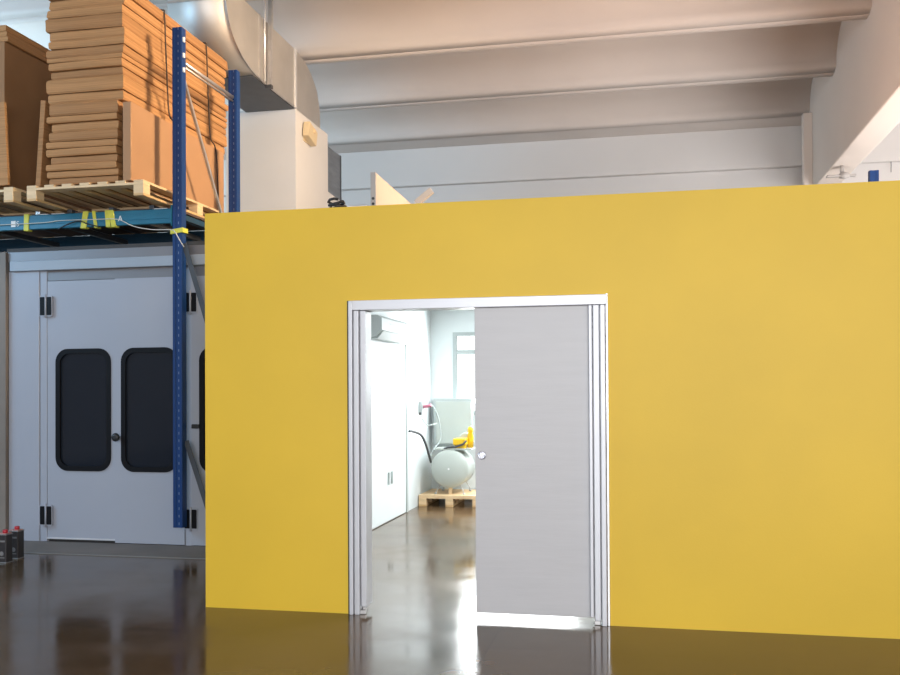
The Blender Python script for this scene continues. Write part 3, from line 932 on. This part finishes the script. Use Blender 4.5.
# ------------------------------------------------------------------ cans by the booth
def can(x, y, label, lid):
    t = thing('solvent_can', label, 'can', (x, y, 0), 'dark cans on the floor')
    w, d_, h_ = 0.050, 0.045, 0.250
    MB().box(x - w, x + w, y - d_, y + d_, 0.004, h_, bevel=0.010, seg=3).build('body', 'can', t)
    rim = MB()
    for z in (0.0, h_ - 0.006):
        rim.box(x - w - 0.002, x + w + 0.002, y - d_ - 0.002, y + d_ + 0.002, z, z + 0.010, bevel=0.003)
    rim.box(x - w + 0.002, x - w + 0.016, y - d_ - 0.003, y - d_ + 0.002, 0.01, h_ - 0.006)
    rim.build('rim', 'canedge', t)
    MB().box(x - w + 0.006, x + w - 0.006, y - d_ + 0.006, y + d_ - 0.006, h_ + 0.004, h_ + 0.010, bevel=0.002).build('lid_plate', 'pinkcap', t)
    MB().lathe([(0.020, h_ + 0.010), (0.022, h_ + 0.014), (0.022, h_ + 0.036), (0.018, h_ + 0.040)], 20, (x + 0.012, y - 0.005, 0)).build('cap', lid, t)
    MB().lathe([(0.020, 0.0), (0.020, -0.001)], 20, (x + 0.006, y - d_ - 0.0005, 0.085), 'y').build('emblem', 'canlabel', t)
    MB().box(x - 0.02, x + 0.035, y - d_ - 0.0015, y - d_, 0.045, 0.053).build('print_line', 'canlabel', t)
    MB().box(x - 0.025, x + 0.038, y - d_ - 0.0015, y - d_, 0.185, 0.200).build('print_line', 'canlabel', t)
    return t
can(-5.548, 7.40, 'dark rectangular tin can with red cap nearest the booth doors, right one of two', 'redcap')
can(-5.515, 7.20, 'dark rectangular tin can at the left frame edge, left one of two', 'redcap')

# ------------------------------------------------------------------ inside the cabin
pallet('pallet', 'wooden pallet on the floor of the cabin under the compressor', -2.855, -2.055, 11.60, 12.36, 0.0, nb=7, across=True)
ZC = 0.144
cp = thing('air_compressor', 'pale compressor tank with yellow pump head on the pallet inside the cabin', 'compressor', (-2.47, 11.9, ZC))
R_, cx_, cz_ = 0.247, -2.472, 0.475
yf_, yr_ = 11.66, 12.24
prof = [(0.004, yf_)]
for k in range(1, 9):
    a = PI / 2 * k / 8
    prof.append((R_ * math.sin(a), yf_ + 0.07 * (1 - math.cos(a))))
for k in range(8, 0, -1):
    a = PI / 2 * k / 8
    prof.append((R_ * math.sin(a), yr_ - 0.07 * (1 - math.cos(a))))
prof.append((0.004, yr_))
tk = MB().lathe(prof, 40, (cx_, 0, cz_), 'y').build('tank', 'tank', cp)
MB().lathe([(0.012, yf_ - 0.012), (0.012, yf_ + 0.01)], 12, (cx_, 0, cz_), 'y').build('plug', 'white', tk)
for sx in (-1, 1):
    for yy in (11.76, 12.2):
        MB().tube([(cx_ + sx * 0.12, yy, 0.27), (cx_ + sx * 0.17, yy - 0.02, 0.20), (cx_ + sx * 0.185, yy - 0.03, ZC + 0.02)], 0.006, 8).lathe([(0.018, ZC), (0.018, ZC + 0.02)], 12, (cx_ + sx * 0.185, yy - 0.03, 0)).build('foot', 'galv', cp)
MB().box(cx_ - 0.02, cx_ + 0.02, 11.74, 11.80, ZC, 0.245).build('drain_stub', 'woodpale', cp)
MB().box(cx_ - 0.20, cx_ + 0.28, 11.72, 12.06, 0.715, 0.735).build('motor_plate', 'tank', cp)
MB().box(cx_ + 0.04, cx_ + 0.21, 11.74, 11.95, 0.775, 0.86, bevel=0.012).box(cx_ + 0.06, cx_ + 0.19, 11.77, 11.92, 0.735, 0.775).build('pump_head', 'yellowpump', cp)
MB().lathe([(0.040, 0.735), (0.042, 0.86), (0.030, 0.93), (0.036, 0.94), (0.036, 0.985), (0.015, 1.01)], 20, (cx_ + 0.235, 11.93, 0)).build('air_filter', 'yellowpump', cp)
MB().tube([(cx_ - 0.10, 11.74, 0.72), (cx_ - 0.02, 11.72, 0.75), (cx_ + 0.08, 11.71, 0.755), (cx_ + 0.18, 11.71, 0.79), (cx_ + 0.225, 11.72, 0.84)], 0.014, 8).build('delivery_pipe', 'hose', cp)
MB().lathe([(0.06, 11.95), (0.08, 11.96), (0.08, 12.06), (0.06, 12.07)], 24, (cx_ + 0.16, 0, 0.85), 'y').build('motor', 'tank', cp)
# pale cabinet on the back wall
cb = thing('wall_cabinet', 'pale grey square cabinet on the wall above the compressor', 'cabinet', (-2.54, 12.32, 0.75))
MB().box(-2.800, -2.275, 12.235, 12.398, 0.750, 1.375, bevel=0.006).build('body', 'cabinetgrey', cb)
MB().box(-2.762, -2.285, 12.222, 12.235, 0.765, 1.330, bevel=0.004).build('door', 'tank', cb)
# air conditioner
ac = thing('air_conditioner', 'white wall-mounted air conditioner high on the cabin left wall', 'air conditioner', (xw, 9.86, 2.03))
ac.location.x = xw + 0.001
xa = xw + 0.001
MB().prism([(xa, 2.05), (xa, 2.275), (xa + 0.15, 2.275), (xa + 0.20, 2.245), (xa + 0.20, 2.12), (xa + 0.13, 2.05)], 'y', 9.29, 10.43).build('body', 'acwhite', ac)
MB().prism([(xa + 0.03, 2.030), (xa + 0.03, 2.048), (xa + 0.13, 2.048), (xa + 0.20, 2.115), (xa + 0.208, 2.11), (xa + 0.14, 2.030)], 'y', 9.33, 10.39).build('louver', 'cabinetgrey', ac)
MB().box(xa + 0.20, xa + 0.204, 9.60, 10.30, 2.195, 2.205).build('grille_line', 'cabinetgrey', ac)
# wall socket with pink plug
so = thing('wall_socket', 'grey wall socket with a pink plug left of the wall cabinet', 'socket', (xw, 11.75, 1.22))
MB().box(xw, xw + 0.05, 11.68, 11.82, 1.20, 1.34, bevel=0.008).build('box', 'cabinetgrey', so)
MB().tube([(xw + 0.05, 11.74, 1.27), (xw + 0.16, 11.72, 1.29)], 0.022, 10).build('plug', 'pink', so)
MB().box(xw, xw + 0.03, 11.70, 11.75, 1.165, 1.20, bevel=0.004).build('junction', 'hose', so)
cable('power_cable', [(xw + 0.15, 11.72, 1.29), (xw + 0.19, 11.74, 1.26), (xw + 0.23, 11.85, 1.1), (xw + 0.25, 11.86, 0.85), (xw + 0.18, 11.76, 0.72), (xw + 0.145, 11.70, 0.62)], 0.009, 'cabinetgrey', 'grey power cable curving from the pink plug down to the compressor')
cable('power_cable', [(xw + 0.02, 11.72, 1.17), (xw + 0.05, 11.74, 1.09), (xw + 0.10, 11.75, 1.03), (xw + 0.14, 11.80, 1.035), (xw + 0.19, 11.9, 1.05)], 0.007, 'cabinetgrey', 'thin grey cable bent in a V below the wall socket')
cable('air_hose', [(xw + 0.03, 11.08, 0.985), (xw + 0.05, 11.15, 0.98), (xw + 0.12, 11.3, 0.93), (xw + 0.15, 11.42, 0.82), (xw + 0.16, 11.54, 0.69), (xw + 0.160, 11.68, 0.56)], 0.015, 'hose', 'black hose drooping from the left wall to the compressor tank', 'hose')

# ------------------------------------------------------------------ light
world = bpy.data.worlds.new('daylight')
SC.world = world
world.use_nodes = True
bg = world.node_tree.nodes['Background']
bg.inputs['Color'].default_value = (0.86, 0.93, 1.0, 1)
bg.inputs['Strength'].default_value = 1.0

def area(name, loc, target, sx, sy, power, color=(1, 1, 1)):
    l = bpy.data.lights.new(name, 'AREA')
    l.shape = 'RECTANGLE'
    l.size, l.size_y = sx, sy
    l.energy = power
    l.color = color
    o = bpy.data.objects.new(name, l)
    COL.objects.link(o)
    o.location = loc
    dv = Vector(target) - Vector(loc)
    o.rotation_euler = dv.to_track_quat('-Z', 'Y').to_euler()
    return o
area('daylight_gate', (2.0, -7.6, 3.0), (1.0, 6, 2.4), 14, 5.2, 1330, (0.965, 0.98, 1.0))
hl = area('hall_lamp', (2.1, 7.7, 5.5), (-4.8, 9.2, 4.35), 1.2, 1.2, 158, (1.0, 0.78, 0.52))
hl.data.spread = math.radians(80)
area('window_left', (-11.6, 12.5, 4.6), (-3, 12.5, 5.2), 6, 3.0, 520, (0.60, 0.84, 1.0))
area('booth_side_window', (-11.0, 4.6, 4.6), (-5, 8.3, 2.4), 4, 1.6, 330, (0.38, 0.70, 1.0))
area('next_bay_uplight', (6.0, 11.0, 1.2), (4.0, 13, 5.2), 5, 5.0, 720, (1.0, 0.98, 0.97))  # added uplight that brightens the beam underside and next bay
area('soffit_warm_fill', (0.5, 9.2, 2.80), (0.5, 9.5, 9.0), 4.0, 4.0, 105, (1.0, 0.46, 0.14))  # added warm fill aimed up at the soffits, no real lamp there
for yy in (8.2, 11.0):
    area('cabin_lamp', (-0.3, yy, 2.57), (-0.3, yy, 0), 2.2, 0.6, 118, (0.95, 1.0, 1.0))
area('cabin_window_light', (-1.7, YB - 0.04, 1.75), (-1.7, 6, 0.6), 1.5, 0.9, 90, (0.93, 0.98, 1.0))
area('window_backlight', (-1.73, YB + 0.6, 1.75), (-1.73, 0, 1.75), 2.6, 1.9, 30, (0.95, 0.99, 1.0))  # light panel added inside the hall so the cabin window looks white

# ------------------------------------------------------------------ camera
cam_d = bpy.data.cameras.new('camera')
cam = bpy.data.objects.new('camera', cam_d)
COL.objects.link(cam)
yaw, pitch, roll, F, SHIFT = 0.2069, 0.0124, -0.0057, 930.0, 39.94
fw = Vector((-math.sin(yaw) * math.cos(pitch), math.cos(yaw) * math.cos(pitch), math.sin(pitch)))
rt = Vector((math.cos(yaw), math.sin(yaw), 0))
up = rt.cross(fw)
rt2 = rt * math.cos(roll) + up * math.sin(roll)
up2 = -rt * math.sin(roll) + up * math.cos(roll)
mw = Matrix((rt2, up2, -fw)).transposed().to_4x4()
mw.translation = Vector((0, 0, 1.5))
cam.matrix_world = mw
cam_d.sensor_width = 36.0
cam_d.lens = F / 900 * 36.0
cam_d.shift_y = SHIFT / 900
cam_d.clip_end = 100
SC.camera = cam

SC.view_settings.view_transform = 'Standard'
SC.view_settings.look = 'None'
SC.view_settings.exposure = 0.0
SC.view_settings.gamma = 1.0
SC.view_settings.use_curve_mapping = False
